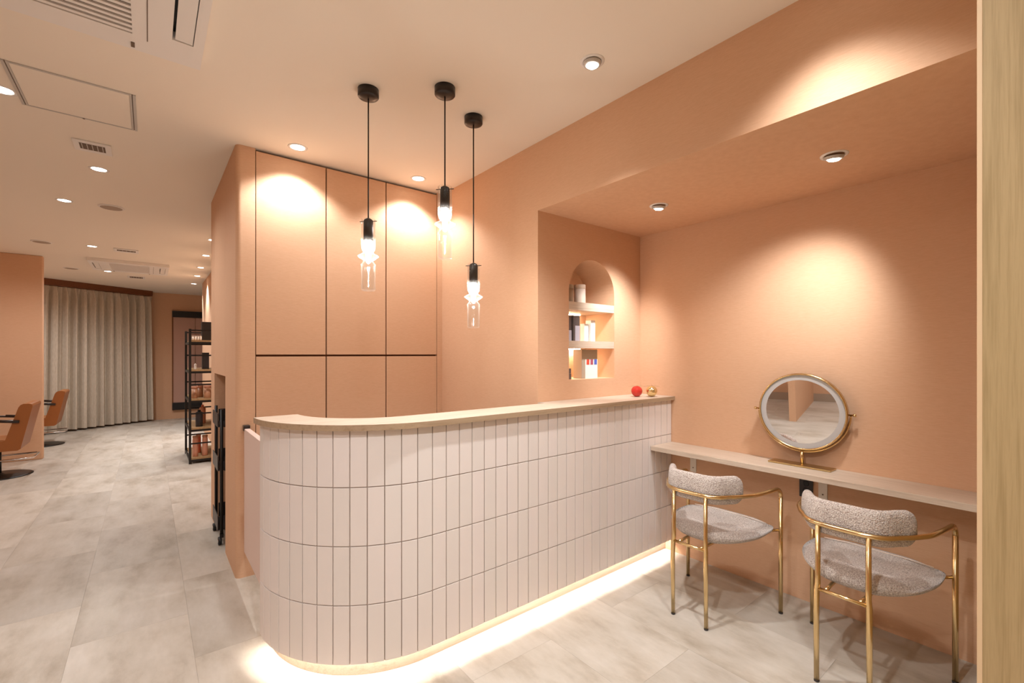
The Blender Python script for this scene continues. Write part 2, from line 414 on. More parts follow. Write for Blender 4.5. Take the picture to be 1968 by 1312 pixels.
# worktop
OV = -0.026
po = offs(OV); rin = 0.385
pin = [(0.575 + rin - rin * math.cos(math.pi / 2 * i / 20), CYC - rin * math.sin(math.pi / 2 * i / 20)) for i in range(21)]
pts = po + pin + [(XB - 0.002, 2.04), (XB - 0.002, YN - 0.002), (XA - 0.002, YN - 0.002)]
bm = bmesh.new()
bv = [bm.verts.new((x, y, 1.0685)) for x, y in pts]; f0 = bm.faces.new(bv)
ex = bmesh.ops.extrude_face_region(bm, geom=[f0]); bmesh.ops.translate(bm, vec=(0, 0, 0.0255), verts=[q for q in ex['geom'] if isinstance(q, bmesh.types.BMVert)])
bmesh.ops.triangulate(bm, faces=[f for f in bm.faces if len(f.verts) > 4]); bm.verts.index_update()
mb = MB().add([tuple(q.co) for q in bm.verts], [tuple(q.index for q in f.verts) for f in bm.faces]); bm.free()
ctop = one(mb, 'countertop', 'ash_x', 'pale wooden worktop curving along the top of the tiled counter', 'countertop', (1.6, 1.95, 1.0685))
band(OV - 0.0012, OV - 0.0002, 1.0688, 1.0937).build('edge_band', 'ash_edge', ctop)
# gate between the counter and the storage wall
g = thing('swing_gate', 'low pale pink swing gate between tiled counter and storage wall', 'gate', (0.475, 2.9, 0.17))
MB().rbox(0.46, 0.49, 2.47, YCAB - 0.03, 0.17, 0.93, 0.002).build('panel', 'gate_white', g)
h = MB().rbox(0.456, 0.492, YCAB - 0.045, YCAB - 0.001, 0.915, 0.95, 0.004).build('latch', 'lamp_black', g)

# ================================================================ STORAGE CABINETS
dx = [0.527, 0.959, 1.392, 1.823]
for k, nm in enumerate(['nearest the outer corner', 'in the middle of the three', 'against the right wall']):
    u = thing('storage_cabinet', 'tall peach built-in cabinet with flush doors, ' + nm, 'cabinet', ((dx[k] + dx[k + 1]) / 2, YCAB, 0), 'built-in cabinets behind the counter')
    x0, x1 = dx[k] + 0.0005, dx[k + 1] - 0.0005
    MB().box(x0, x1, YCAB + 0.03, YCAB + 0.295, 0.001, CEIL - 0.014).build('body', 'gap_brown', u)
    for nm2, z0, z1 in (('upper_door', 1.387, CEIL - 0.016), ('lower_door', 0.06, 1.374)):
        MB().rbox(x0 + 0.0035, x1 - 0.0035, YCAB, YCAB + 0.022, z0, z1, 0.0012).build(nm2, 'peach', u)

# ================================================================ VANITY SHELF, MIRROR
sh = thing('vanity_shelf', 'long narrow pale wood shelf on the alcove back wall', 'shelf', (2.77, 1.0, 0.742))
MB().rbox(2.648, XA - 0.001, 0.1245, CY - 0.003, 0.742, 0.772, 0.0015).build('board', 'ash_y', sh)
for y in (1.668, 0.905):
    bk = MB().box(XA - 0.006, XA - 0.001, y - 0.021, y + 0.021, 0.592, 0.7415)
    bk.box(2.70, XA - 0.006, y - 0.014, y + 0.014, 0.7345, 0.7415)
    k = bk.build('bracket', 'bracket_white', sh)
    sc_ = MB()
    for z in (0.62, 0.70): sc_.lathe([(0.0045, 0), (0.0035, -0.002)], (XA - 0.006, y, z), 10, 'x')
    sc_.build('screw', 'vent_dark', k)
oo = thing('wall_socket', 'black power socket plate under the vanity shelf', 'socket', (XA - 0.005, 0.985, 0.66))
MB().rbox(XA - 0.008, XA - 0.0005, 0.952, 1.02, 0.585, 0.705, 0.002).build('plate', 'dark_plastic', oo)
q = MB()
for z in (0.625, 0.665): q.lathe([(0.016, 0), (0.014, -0.002)], (XA - 0.0082, 0.986, z), 16, 'x')
q.build('outlet', 'black', oo)

mr_ = thing('table_mirror', 'round gold table mirror with frosted light ring standing on the shelf', 'mirror', (2.83, 0.99, 0.772))
MB().rbox(2.785, 2.875, 0.835, 1.145, 0.7722, 0.781, 0.002).build('base', 'gold_brushed', mr_)
MZ = 1.072; MR = 0.212; MX = 2.835
MB().tube([(MX + 0.012, 0.99, 0.781), (MX + 0.012, 0.99, MZ - MR - 0.006)], 0.0085, 14).build('post', 'gold', mr_)
TILT = R(3.5); YAW = R(5)
def tilted(mb):
    for i, (x, y, z) in enumerate(mb.v):
        a, c = x - MX, z - MZ
        mb.v[i] = (MX + a * math.cos(TILT) - c * math.sin(TILT), y, MZ + a * math.sin(TILT) + c * math.cos(TILT))
    return yawed(mb)
def yawed(mb):                                     # the head is turned on its post
    for i, (x, y, z) in enumerate(mb.v):
        a, c = x - MX - 0.012, y - 0.99
        mb.v[i] = (MX + 0.012 + a * math.cos(YAW) - c * math.sin(YAW), 0.99 + a * math.sin(YAW) + c * math.cos(YAW), z)
    return mb
yawed(MB().tube([(MX + 0.012, 0.99 + 0.222 * math.sin(a), MZ - 0.222 * math.cos(a)) for a in [math.pi / 2 * (i / 20 - 1) for i in range(41)]], 0.0045, 8)).build('yoke', 'gold', mr_)
kn = MB()
for s_ in (-1, 1): kn.lathe([(0.004, 0.0), (0.004, 0.02), (0.008, 0.021), (0.008, 0.032), (0.005, 0.034)] if s_ > 0 else [(0.004, 0.0), (0.004, -0.02), (0.008, -0.021), (0.008, -0.032), (0.005, -0.034)], (MX + 0.006, 0.99 + s_ * MR, MZ), 12, 'y')
yawed(kn).build('pivot', 'gold', mr_)
n_ = 64
tilted(MB().lathe([(MR, -0.012), (MR, 0.020), (MR - 0.012, 0.022), (0.0, 0.022)], (MX, 0.99, MZ), n_, 'x', False, False)).build('back_shell', 'gold_brushed', mr_)
tilted(MB().lathe([(MR + 0.001, -0.004), (MR + 0.001, -0.0135), (MR - 0.008, -0.0145), (MR - 0.008, -0.006)], (MX, 0.99, MZ), n_, 'x', False, False)).build('rim', 'gold', mr_)
tilted(MB().lathe([(MR - 0.008, -0.009), (MR - 0.036, -0.009)], (MX, 0.99, MZ), n_, 'x', False, False)).build('light_ring', 'frost', mr_)
tilted(MB().lathe([(MR - 0.036, -0.009), (0.0001, -0.009)], (MX, 0.99, MZ), n_, 'x', False, False, False)).build('mirror_glass', 'mirror', mr_)
tilted(MB().lathe([(0.006, -0.0094), (0.0045, -0.0094)], (MX, 0.99, MZ - 0.125), 16, 'x', False, False)).build('touch_button', 'frost', mr_)

# ================================================================ GOLD CHAIRS
def make_chair(loc, rz, label):
    c = thing('dining_chair', label, 'chair', (0, 0, 0), 'gold framed chairs at the vanity shelf')
    ZA = 0.672; half = [(-0.232, 0.0), (-0.226, 0.09), (-0.196, 0.14), (-0.146, 0.172), (-0.118, 0.192), (-0.075, 0.214), (-0.015, 0.238), (0.10, 0.256), (0.178, 0.265)]
    path = [(x, -y, ZA) for x, y in reversed(half[1:])] + [(x, y, ZA) for x, y in half]
    path = smoothpath(path, 5)
    def endarc(s_):
        return [Vector((0.178 + 0.048 * math.sin(a), s_ * (0.265 + 0.003 * math.sin(a)), ZA - 0.048 + 0.048 * math.cos(a))) for a in [math.pi / 2 * i / 6 for i in range(1, 7)]]
    full = [p for p in reversed(endarc(-1))] + path + endarc(1)
    MB().tube(full, 0.0105, 12).build('arm_rail', 'gold', c)
    for s_ in (-1, 1):
        l = MB().tube([(0.226, s_ * 0.268, ZA - 0.048), (0.226, s_ * 0.268, 0.008)], 0.0105, 12).build('leg', 'gold', c)
        MB().lathe([(0.011, 0), (0.011, 0.008)], (0.226, s_ * 0.268, 0), 12).build('foot_cap', 'dark_plastic', l)
        l = MB().tube([(-0.226, s_ * 0.088, ZA), (-0.226, s_ * 0.088, 0.42), (-0.229, s_ * 0.091, 0.39), (-0.232, s_ * 0.092, 0.30), (-0.228, s_ * 0.092, 0.008)], [0.0095, 0.0105, 0.011, 0.011, 0.010], 12).build('leg', 'gold', c)
        MB().lathe([(0.0105, 0), (0.0105, 0.008)], (-0.228, s_ * 0.092, 0), 12).build('foot_cap', 'dark_plastic', l)
        MB().tube([(-0.227, s_ * 0.06, 0.396), (-0.17, s_ * 0.062, 0.398), (0.16, s_ * 0.075, 0.402)], 0.008, 8).build('seat_bar', 'gold', c)
        MB().tube([(0.15, s_ * 0.19, 0.435), (0.226, s_ * 0.262, 0.445)], 0.007, 8).build('seat_bar', 'gold', c)
    MB().tube([(-0.230, -0.09, 0.396), (-0.230, 0.09, 0.396)], 0.008, 10).build('stretcher', 'gold', c)
    # seat: half-moon plan with a straight front, crowned top, rounded underside
    def outline(n=56):
        P = []
        for i in range(n):
            a = 2 * math.pi * i / n; ca, sa = math.cos(a), math.sin(a)
            if ca >= 0:
                x = 0.115 + 0.150 * abs(ca) ** 0.45; y = 0.248 * math.copysign(abs(sa) ** 0.62, sa)
            else:
                x = 0.115 - 0.285 * abs(ca) ** 0.95; y = 0.248 * math.copysign(abs(sa) ** 0.85, sa)
            P.append((x, y))
        return P
    O = outline(); cx = 0.06; rings = []
    prof = [(0.02, 0.4045), (0.5, 0.4045), (0.80, 0.406), (0.93, 0.412), (0.985, 0.425), (1.0, 0.441), (0.985, 0.456), (0.94, 0.467), (0.80, 0.475), (0.5, 0.480), (0.02, 0.482)]
    mb = MB(); n = len(O); P = []
    for s_, z in prof:
        for x, y in O:
            dz = -0.010 * max(0, (abs(y) - 0.12)) / 0.13 if z > 0.45 else 0.018 * max(0, abs(y) - 0.10) / 0.15
            P.append((cx + (x - cx) * s_, y * s_, z + dz))
    F = [(j * n + i, j * n + (i + 1) % n, (j + 1) * n + (i + 1) % n, (j + 1) * n + i) for j in range(len(prof) - 1) for i in range(n)]
    mb.add(P, F, True); k = len(mb.v) - n
    mb.f += [tuple(range(n)), tuple(k + i for i in range(n))]; mb.sm += [True, True]
    st = mb.build('seat', 'boucle', c)
    MB().tube([(0.196, -0.205 + 0.041 * i, 0.4788 - 0.010 * max(0, abs(-0.205 + 0.041 * i) - 0.12) / 0.13) for i in range(11)], 0.0022, 6).build('seam', 'cream', st)
    # curved back pad inside the rail
    mid = smoothpath([(x + 0.030 - 0.012 * abs(y) / 0.2, y * 0.90) + (0,) for x, y in ([(a, -b_) for a, b_ in reversed(half[1:6])] + half[:6])], 5)
    N = len(mid); M = 20; P = []
    for i, p in enumerate(mid):
        s_ = 2 * i / (N - 1) - 1
        t = (mid[min(i + 1, N - 1)] - mid[max(i - 1, 0)]).normalized(); nn = Vector((t.y, -t.x, 0))
        e = max(0.0, (abs(s_) - 0.76) / 0.24); hh = 0.071 * math.sqrt(max(0.0, 1 - e ** 2.4)) + 0.0015
        tt = 0.023 * math.sqrt(max(0.02, 1 - e ** 4))
        for k in range(M):
            a = 2 * math.pi * k / M; ca, sa = math.cos(a), math.sin(a)
            P.append((p.x + nn.x * tt * math.copysign(abs(ca) ** 0.75, ca), p.y + nn.y * tt * math.copysign(abs(ca) ** 0.75, ca), 0.700 + hh * math.copysign(abs(sa) ** 0.8, sa)))
    F = [(i * M + k, i * M + (k + 1) % M, (i + 1) * M + (k + 1) % M, (i + 1) * M + k) for i in range(N - 1) for k in range(M)]
    mb = MB().add(P, F, True); mb.f += [tuple(range(M)), tuple((N - 1) * M + k for k in range(M))]; mb.sm += [True, True]
    mb.build('backrest', 'boucle', c)
    c.location = loc; c.rotation_euler = (0, 0, rz)
    return c
ch1 = make_chair((2.428, 1.292, 0), R(0.5), 'gold framed chair with grey boucle seat, next to the tiled counter')
dup(ch1, (2.452, 0.622, 0), R(-1.2), 'gold framed chair with grey boucle seat, in front of the oak post')

# ================================================================ PENDANTS
def pendant(x, y, zt, zb, label):
    p = thing('pendant_lamp', label, 'pendant lamp', (x, y, zb), 'glass pendants over the counter')
    MB().lathe([(0.0, CEIL - 0.045), (0.02, CEIL - 0.045), (0.047, CEIL - 0.040), (0.05, CEIL - 0.036), (0.05, CEIL - 0.0005)], (x, y, 0), 32, cap1=True).build('canopy', 'lamp_black', p)
    MB().tube([(x, y, CEIL - 0.045), (x, y, zt - 0.002)], 0.0035, 8).build('cord', 'lamp_black', p)
    MB().lathe([(0.006, 0.012), (0.02, 0.004), (0.0235, -0.004), (0.0235, -0.098), (0.018, -0.100)], (x, y, zt), 24).build('socket', 'lamp_black', p)
    pn = MB().tube([(x - 0.031, y + 0.031, zt - 0.004), (x + 0.031, y - 0.031, zt - 0.004)], 0.002, 6)
    pn.build('cross_pin', 'lamp_black', p)
    prof = [(0.034, 0.006), (0.034, -0.125), (0.031, -0.142), (0.022, -0.155), (0.030, -0.163), (0.049, -0.173), (0.0505, -0.176), (0.047, -0.180), (0.028, -0.192), (0.022, -0.199), (0.032, -0.212), (0.037, -0.218), (0.034, -0.224), (0.0335, -0.342)]
    inner = [(r_ - 0.0025, z) for r_, z in reversed(prof)]
    inner[0] = (inner[0][0], -0.335)
    prof2 = prof + [(0.0, -0.342)]
    MB().lathe(prof + [(0.030, -0.344), (0.0005, -0.344), (0.0005, -0.337)] + inner + [prof[0]], (x, y, zt), 40, cap0=False, cap1=False).build('glass_shade', 'glass', p)
    MB().lathe([(0.016, -0.100), (0.0195, -0.112), (0.0195, -0.128), (0.014, -0.148), (0.012, -0.185), (0.009, -0.205), (0.0005, -0.212)], (x, y, zt), 20, cap0=True).build('bulb', 'bulb', p)
pendant(0.845, 2.20, 2.046, 1.703, 'clear glass pendant with black socket, leftmost of the three')
pendant(1.131, 1.951, 2.198, 1.855, 'clear glass pendant with black socket, hanging highest of the three')
pendant(1.395, 2.097, 1.879, 1.537, 'clear glass pendant with black socket, hanging lowest of the three')

# ================================================================ DOWNLIGHTS
def downlight(x, y, z, label, aim=(0, 0, -1), power=20, angle=80, blend=0.6, rad=0.045, group='ceiling downlights', gimbal=False, rs=0.03):
    d = thing('downlight', label, 'downlight', (x, y, z), group)
    MB().lathe([(rad + 0.012, 0.0), (rad + 0.011, -0.003), (rad, -0.004), (rad - 0.004, -0.001)], (x, y, z), 28, cap0=False, cap1=False).build('trim_ring', 'white_plastic', d)
    a = Vector(aim).normalized()
    if gimbal:
        o = MB().lathe([(rad - 0.003, -0.002), (rad - 0.006, -0.013), (rad * 0.66, -0.015), (rad * 0.62, -0.007), (0.0005, -0.006)], (0, 0, 0), 28, cap0=False, cap1=False).build('gimbal', 'alu', d)
        ln = MB().lathe([(rad * 0.62, -0.0085), (rad * 0.60, -0.016), (rad * 0.45, -0.021), (0.0005, -0.024)], (0, 0, 0), 24, cap0=False, cap1=False).build('lens', 'lens', d)
        qn = Vector((0, 0, -1)).rotation_difference(a)
        for q_ in (o, ln):
            q_.location = (0, 0, -0.004); q_.rotation_mode = 'QUATERNION'; q_.rotation_quaternion = Vector((0, 0, -1)).rotation_difference((a * 0.35 + Vector((0, 0, -1))).normalized())
            me = q_.data
            for vtx in me.vertices: vtx.co = vtx.co + Vector((x, y, z))
    else:
        MB().lathe([(rad - 0.004, -0.001), (rad * 0.6, -0.0022), (0.0005, -0.003)], (x, y, z), 28, cap0=False, cap1=False).build('lens', 'lens', d)
    l = bpy.data.lights.new('lamp', 'SPOT'); l.energy = power * POW; l.color = LAMP; l.spot_size = R(angle); l.spot_blend = blend; l.shadow_soft_size = rs
    lo = bpy.data.objects.new('lamp', l); COL.objects.link(lo); lo.parent = d; lo.location = (a.x * 0.03, a.y * 0.03, -0.035)
    lo.rotation_mode = 'QUATERNION'; lo.rotation_quaternion = Vector((0, 0, -1)).rotation_difference(a)
    return d
G = 'ceiling downlights'
downlight(0.733, 3.09, CEIL, 'ceiling downlight above the cabinet nearest the outer corner', (0, 0.05, -1), 26, 122, 0.5)
downlight(1.563, 3.085, CEIL, 'ceiling downlight above the cabinet against the right wall', (0, 0.05, -1), 26, 122, 0.5)
downlight(1.543, 1.37, CEIL, 'tilting downlight in the cream ceiling near the beam', (-0.10, 0.12, -1), 85, 100, 0.9, gimbal=True, rad=0.042)
downlight(2.379, 0.70, SOF, 'tilting downlight in the peach soffit nearer the oak post', (0.64, 0.50, -1), 52, 78, 1.0, rs=0.06, gimbal=True, rad=0.042, group='soffit downlights')
downlight(2.373, 1.586, SOF, 'tilting downlight in the peach soffit nearer the arched niche', (0.33, 0.70, -1), 64, 62, 1.0, rs=0.05, gimbal=True, rad=0.042, group='soffit downlights')
downlight(-0.567, 3.321, CEIL, 'ceiling downlight beside the access hatch', power=25, angle=164, blend=1.0)
downlight(-0.275, 4.325, CEIL, 'ceiling downlight just beyond the small square vent', power=25, angle=164, blend=1.0)
downlight(-0.56, 5.385, CEIL, 'ceiling downlight beside the round ceiling speaker', power=25, angle=164, blend=1.0)
downlight(-0.536, 7.464, CEIL, 'ceiling downlight in front of the far air conditioner', power=46, angle=164, blend=1.0)
downlight(-0.506, 9.561, CEIL, 'ceiling downlight beyond the far air conditioner', power=80, angle=164, blend=1.0)
for k, (yy, wd_) in enumerate([(6.208, 'nearest of the wall-washing row'), (7.235, 'second nearest of the wall-washing row'), (8.284, 'third of the wall-washing row'), (9.209, 'fourth of the wall-washing row'), (10.277, 'farthest of the wall-washing row')]):
    downlight(0.57 + 0.02 * k, yy, CEIL, 'ceiling downlight, ' + wd_, (0.10, 0, -1), 60, 90, 0.8, rad=0.042, group='wall-washing downlights')
# outside the picture: the beam washer, then unseen downlights added as fill
downlight(1.62, 0.55, CEIL, 'ceiling downlight washing the beam, above the picture', (0.0, 0, -1), 52, 110, 1.0, rs=0.06, gimbal=True, rad=0.042)
downlight(0.25, 0.55, CEIL, 'unseen fill downlight added over the entrance floor', power=74, angle=164, blend=1.0)
downlight(-1.1, 0.7, CEIL, 'unseen fill downlight added left of the entrance', power=72, angle=164, blend=1.0)
downlight(0.1, -1.2, CEIL, 'unseen fill downlight added behind the viewer', power=55, angle=164, blend=1.0)
downlight(-1.7, 4.9, CEIL, 'unseen fill downlight added above the left styling bay', power=24, angle=164, blend=1.0)
downlight(-1.8, 7.4, CEIL, 'unseen fill downlight added above the near salon chair', power=24, angle=164, blend=1.0)
downlight(-1.8, 9.8, CEIL, 'unseen fill downlight added above the far salon chair', power=40, angle=164, blend=1.0)

# ================================================================ CEILING FITTINGS
def aircon(x0, x1, y0, y1, label):
    a = thing('air_conditioner', label, 'air conditioner', ((x0 + x1) / 2, (y0 + y1) / 2, CEIL - 0.042), 'ceiling cassette air conditioners')
    z0 = CEIL - 0.042; wx = x1 - x0; wy = y1 - y0
    gx0, gx1 = x0 + wx * 0.245, x1 - wx * 0.255; gy0, gy1 = y0 + 0.10, y1 - 0.115
    pan = MB(); lx = [x0 + 0.035, x0 + 0.105, gx0, gx1, x1 - 0.105, x1 - 0.035]; ly0, ly1 = y0 + 0.17, y1 - 0.17
    for a0, a1 in ((x0, lx[0]), (lx[1], gx0), (gx1, lx[4]), (lx[5], x1)): pan.box(a0, a1, y0, y1, z0, CEIL - 0.001)
    for a0, a1 in ((lx[0], lx[1]), (lx[4], lx[5])): pan.box(a0, a1, y0, ly0, z0, CEIL - 0.001); pan.box(a0, a1, ly1, y1, z0, CEIL - 0.001)
    pan.box(gx0, gx1, y0, gy0, z0, CEIL - 0.001); pan.box(gx0, gx1, gy1, y1, z0, CEIL - 0.001)
    p_ = pan.build('panel', 'white_plastic', a)
    MB().box(gx0, gx1, gy0, gy1, CEIL - 0.006, CEIL - 0.002).build('filter', 'vent_dark', a)
    ns = 22
    for i in range(ns):
        yy = gy0 + (gy1 - gy0) * (i + 0.5) / ns
        MB().box(gx0, gx1, yy - 0.008, yy + 0.008, z0 + 0.001, z0 + 0.008).build('slat', 'white_plastic', a)
    for a0, a1 in ((lx[0], lx[1]), (lx[4], lx[5])):
        MB().box(a0, a1, ly0, ly1, CEIL - 0.006, CEIL - 0.002).build('duct', 'black', a)
        m_ = (a0 + a1) / 2
        MB().add([(a0 + 0.010, ly0 + 0.004, z0 + 0.004), (a1 - 0.003, ly0 + 0.004, z0 + 0.002), (a1 - 0.003, ly1 - 0.004, z0 + 0.002), (a0 + 0.010, ly1 - 0.004, z0 + 0.004),
                  (a0 + 0.010, ly0 + 0.004, z0 + 0.012), (a1 - 0.003, ly0 + 0.004, z0 + 0.010), (a1 - 0.003, ly1 - 0.004, z0 + 0.010), (a0 + 0.010, ly1 - 0.004, z0 + 0.012)],
                 [(0, 1, 2, 3), (4, 5, 6, 7), (0, 1, 5, 4), (1, 2, 6, 5), (2, 3, 7, 6), (3, 0, 4, 7)]).build('louver', 'white_plastic', a)
    for xx in (gx0 + 0.02, gx1 + 0.0): MB().box(xx - 0.006, xx + 0.006, y1 - 0.055, y1 - 0.02, z0 - 0.003, z0).build('clip', 'vent_dark', a)
    MB().box(gx1 + 0.045, gx1 + 0.048, gy0, gy1 + 0.02, z0 - 0.001, z0 + 0.001).build('seam', 'vent_dark', p_)
    return a
aircon(-0.72, 0.178, 1.55, 2.45, 'white cassette air conditioner at the top left, nearest the viewer')
aircon(-0.65, 0.232, 8.32, 9.22, 'white cassette air conditioner far away near the curtain')
hh = thing('access_hatch', 'square ceiling access hatch with aluminium frame', 'hatch', (-0.28, 3.21, CEIL - 0.004))
hx0, hx1, hy0, hy1 = -0.515, -0.052, 2.975, 3.44
for (a0, a1, b0, b1) in ((hx0, hx0 + 0.012, hy0, hy1), (hx1 - 0.012, hx1, hy0, hy1), (hx0 + 0.016, hx0 + 0.024, hy0, hy1), (hx1 - 0.024, hx1 - 0.016, hy0, hy1), (hx0 + 0.024, hx1 - 0.024, hy0, hy0 + 0.012), (hx0 + 0.024, hx1 - 0.024, hy1 - 0.010, hy1)):
    MB().box(a0, a1, b0, b1, CEIL - 0.005, CEIL - 0.0005).build('frame_bar', 'alu', hh)
MB().box(hx0 + 0.025, hx1 - 0.025, hy0 + 0.013, hy1 - 0.011, CEIL - 0.003, CEIL - 0.0005).build('panel', 'ceiling', hh)
for k in (0, 1):
    xx = (hx0 + 0.012, hx1 - 0.016)[k]; MB().box(xx, xx + 0.004, hy0, hy1, CEIL - 0.002, CEIL - 0.0005).build('groove', 'vent_dark', hh)
MB().lathe([(0.006, 0), (0.005, -0.002)], (-0.28, hy1 - 0.005, CEIL - 0.005), 10).build('lock', 'vent_dark', hh)
def vent(x0, x1, y0, y1, label, gx=0.03, gy0=0.03, gy1=0.05, n=5):
    v_ = thing('ceiling_vent', label, 'vent', ((x0 + x1) / 2, (y0 + y1) / 2, CEIL - 0.008), 'small ceiling vents')
    MB().rbox(x0, x1, y0, y1, CEIL - 0.010, CEIL - 0.0005, 0.003).build('cover', 'white_plastic', v_)
    MB().box(x0 + gx, x1 - gx, y0 + gy0, y1 - gy1, CEIL - 0.0115, CEIL - 0.0102).build('grille', 'vent_dark', v_)
    for i in range(n):
        xx = x0 + gx + (x1 - x0 - 2 * gx) * (i + 0.5) / n
        MB().box(xx - 0.002, xx + 0.002, y0 + gy0, y1 - gy1, CEIL - 0.013, CEIL - 0.0117).build('rib', 'alu', v_)
vent(-0.365, -0.185, 3.79, 3.97, 'small white square ceiling vent beside the access hatch')
vent(-0.34, -0.10, 7.40, 7.62, 'small ceiling vent in front of the far air conditioner', 0.03, 0.05, 0.09)
vent(-0.28, -0.05, 9.85, 10.1, 'small ceiling vent behind the far air conditioner', 0.03, 0.03, 0.05)
for (x, y, l_) in ((-0.26, 5.375, 'round grey ceiling speaker beside a downlight'), (-0.97, 7.516, 'round ceiling disc above the left partition'), (-0.918, 9.556, 'round ceiling disc near the curtain')):
    sp = thing('ceiling_speaker', l_, 'speaker', (x, y, CEIL - 0.008), 'round ceiling discs')
    MB().lathe([(0.092, -0.0005), (0.09, -0.006), (0.078, -0.009)], (x, y, CEIL), 32, cap0=False).build('rim', 'white_plastic', sp)
    MB().lathe([(0.076, -0.0095), (0.0005, -0.0105)], (x, y, CEIL), 32, cap0=False, cap1=False).build('mesh_cover', 'base_grey', sp)

# ================================================================ FAR END: CURTAIN, SLIDING PANELS
ct = thing('curtain', 'floor-length pleated taupe curtain across the far corner', 'curtain', (-0.8, 11.5, 0))
d_ = (c1 - c0); Lc = d_.length; d_ = d_ / Lc; nrm = Vector((d_.y, -d_.x))
NS, zs = 420, [0.035, 0.4, 0.9, 1.5, 2.1, 2.40, 2.50, 2.545, 2.58]
P = []
rng = random.Random(3); ph = [0]
for i in range(NS): ph.append(ph[-1] + 0.235 * (0.45 + 1.1 * rng.random()) )
for z in zs:
    flare = 1.0 + 0.02 * (2.6 - z)
    for i in range(NS + 1):
        t = i / NS; amp = 0.062 if z < 2.42 else 0.062 - 0.040 * (z - 2.42) / 0.16
        off = amp * (math.sin(ph[i]) + 0.25 * math.sin(2.3 * ph[i] + 1))
        q = c0 + d_ * Lc * (1 + (t - 1)) + d_ * (0.10 * (2.6 - z) / 2.6 * (t - 0.5)) - nrm * (-off)
        P.append((q.x, q.y, z))
F = [(j * (NS + 1) + i, j * (NS + 1) + i + 1, (j + 1) * (NS + 1) + i + 1, (j + 1) * (NS + 1) + i) for j in range(len(zs) - 1) for i in range(NS)]
MB().add(P, F, True).build('drape', 'curtain', ct)
def obox(p, q, w0, w1, z0, z1):
    dd = (q - p).normalized(); nn = Vector((dd.y, -dd.x))
    A = [p + nn * w0, q + nn * w0, q + nn * w1, p + nn * w1]
    return MB().prism([(a.x, a.y) for a in A], z0, z1)
obox(c0, c1 - d_ * 0.06, -0.09, 0.09, 2.585, 2.605).build('rail', 'brown_trim', ct)
struct(obox(c0 - d_ * 0.9, c1 - d_ * 0.06, -0.10, 0.10, 2.606, CEIL - 0.001).build('trim_2', 'brown_trim', None, (0, 12, 2.6)))
struct(obox(c0 - d_ * 1.0, c1 + d_ * 0.1, -0.36, -0.24, 0.0, CEIL).build('wall_curtain', 'peach', None, (0, 12, 0)))
sp = thing('sliding_panel', 'pinkish sliding panel between black rails on the far wall', 'sliding door', (0.68, 12.22, 0.19))
MB().box(0.392, 1.3, 12.19, 12.249, 2.185, 2.32).build('top_rail', 'black', sp)
MB().box(0.392, 1.3, 12.19, 12.249, 0.19, 0.345).build('bottom_rail', 'black', sp)
MB().box(0.41, 0.795, 12.215, 12.235, 0.345, 2.185).build('panel', 'panel_pink', sp)
MB().box(0.805, 1.3, 12.225, 12.245, 0.345, 2.185).build('panel', 'panel_pink', sp)
MB().box(0.392, 0.41, 12.205, 12.249, 0.345, 2.185).build('side_stile', 'gap_brown', sp)

# ================================================================ SALON CHAIRS
def salon_chair(loc, label):
    s = thing('salon_chair', label, 'salon chair', (0, 0, 0), 'caramel styling chairs')
    MB().lathe([(0.29, 0.0), (0.29, 0.006), (0.27, 0.012), (0.06, 0.02), (0.035, 0.04)], n=40).build('base_plate', 'black_metal', s)
    MB().lathe([(0.034, 0.03), (0.034, 0.30)], n=20).build('column', 'black_metal', s)
    def side(pts, y0, y1, nm, mt='leather'):
        n = len(pts); P = [(x, y0, z) for x, z in pts] + [(x, y1, z) for x, z in pts]
        F = [tuple(range(n)), tuple(range(n, 2 * n))] + [(i, (i + 1) % n, n + (i + 1) % n, n + i) for i in range(n)]
        return MB().add(P, F).build(nm, mt, s)
    L_ = [(-0.30, 0.31), (0.20, 0.31), (0.222, 0.325), (0.318, 0.80), (0.31, 0.822), (0.285, 0.83), (0.245, 0.83), (0.222, 0.818), (0.205, 0.79), (0.105, 0.435), (0.08, 0.425), (-0.30, 0.425)]
    side(L_, -0.262, -0.218, 'side_panel'); side(L_, 0.218, 0.262, 'side_panel')
    side([(-0.32, 0.33), (0.12, 0.33), (0.12, 0.43), (-0.28, 0.445), (-0.32, 0.42)], -0.217, 0.217, 'seat')
    side([(0.16, 0.32), (0.222, 0.325), (0.318, 0.80), (0.31, 0.822), (0.285, 0.83), (0.245, 0.83), (0.225, 0.80), (0.121, 0.43)], -0.2175, 0.2175, 'backrest')
    for y in (-0.275, 0.275):
        MB().tube([(-0.26, y, 0.44), (-0.26, y, 0.655), (-0.24, y, 0.675), (0.20, y, 0.632)], 0.011, 8).build('armrest', 'lamp_black', s)
        MB().tube([(0.02, y, 0.655), (0.215, y, 0.634)], 0.017, 8).build('arm_pad', 'lamp_black', s)
    MB().tube([(-0.05, -0.20, 0.20), (0.29, -0.20, 0.205), (0.31, -0.17, 0.205), (0.31, 0.17, 0.205), (0.29, 0.20, 0.205), (-0.05, 0.20, 0.20), (-0.05, -0.20, 0.20)], 0.010, 8).build('lever_bar', 'chrome', s)
    MB().tube([(0.0, 0.0, 0.20), (0.0, -0.20, 0.20)], 0.008, 8).build('lever_arm', 'chrome', s)
    s.location = loc; return s
sa = salon_chair((-1.352, 7.72, 0), 'caramel leather salon chair in front of the peach partition')
dup(sa, (-1.318, 9.96, 0), 0, 'caramel leather salon chair behind the partition, by the curtain')

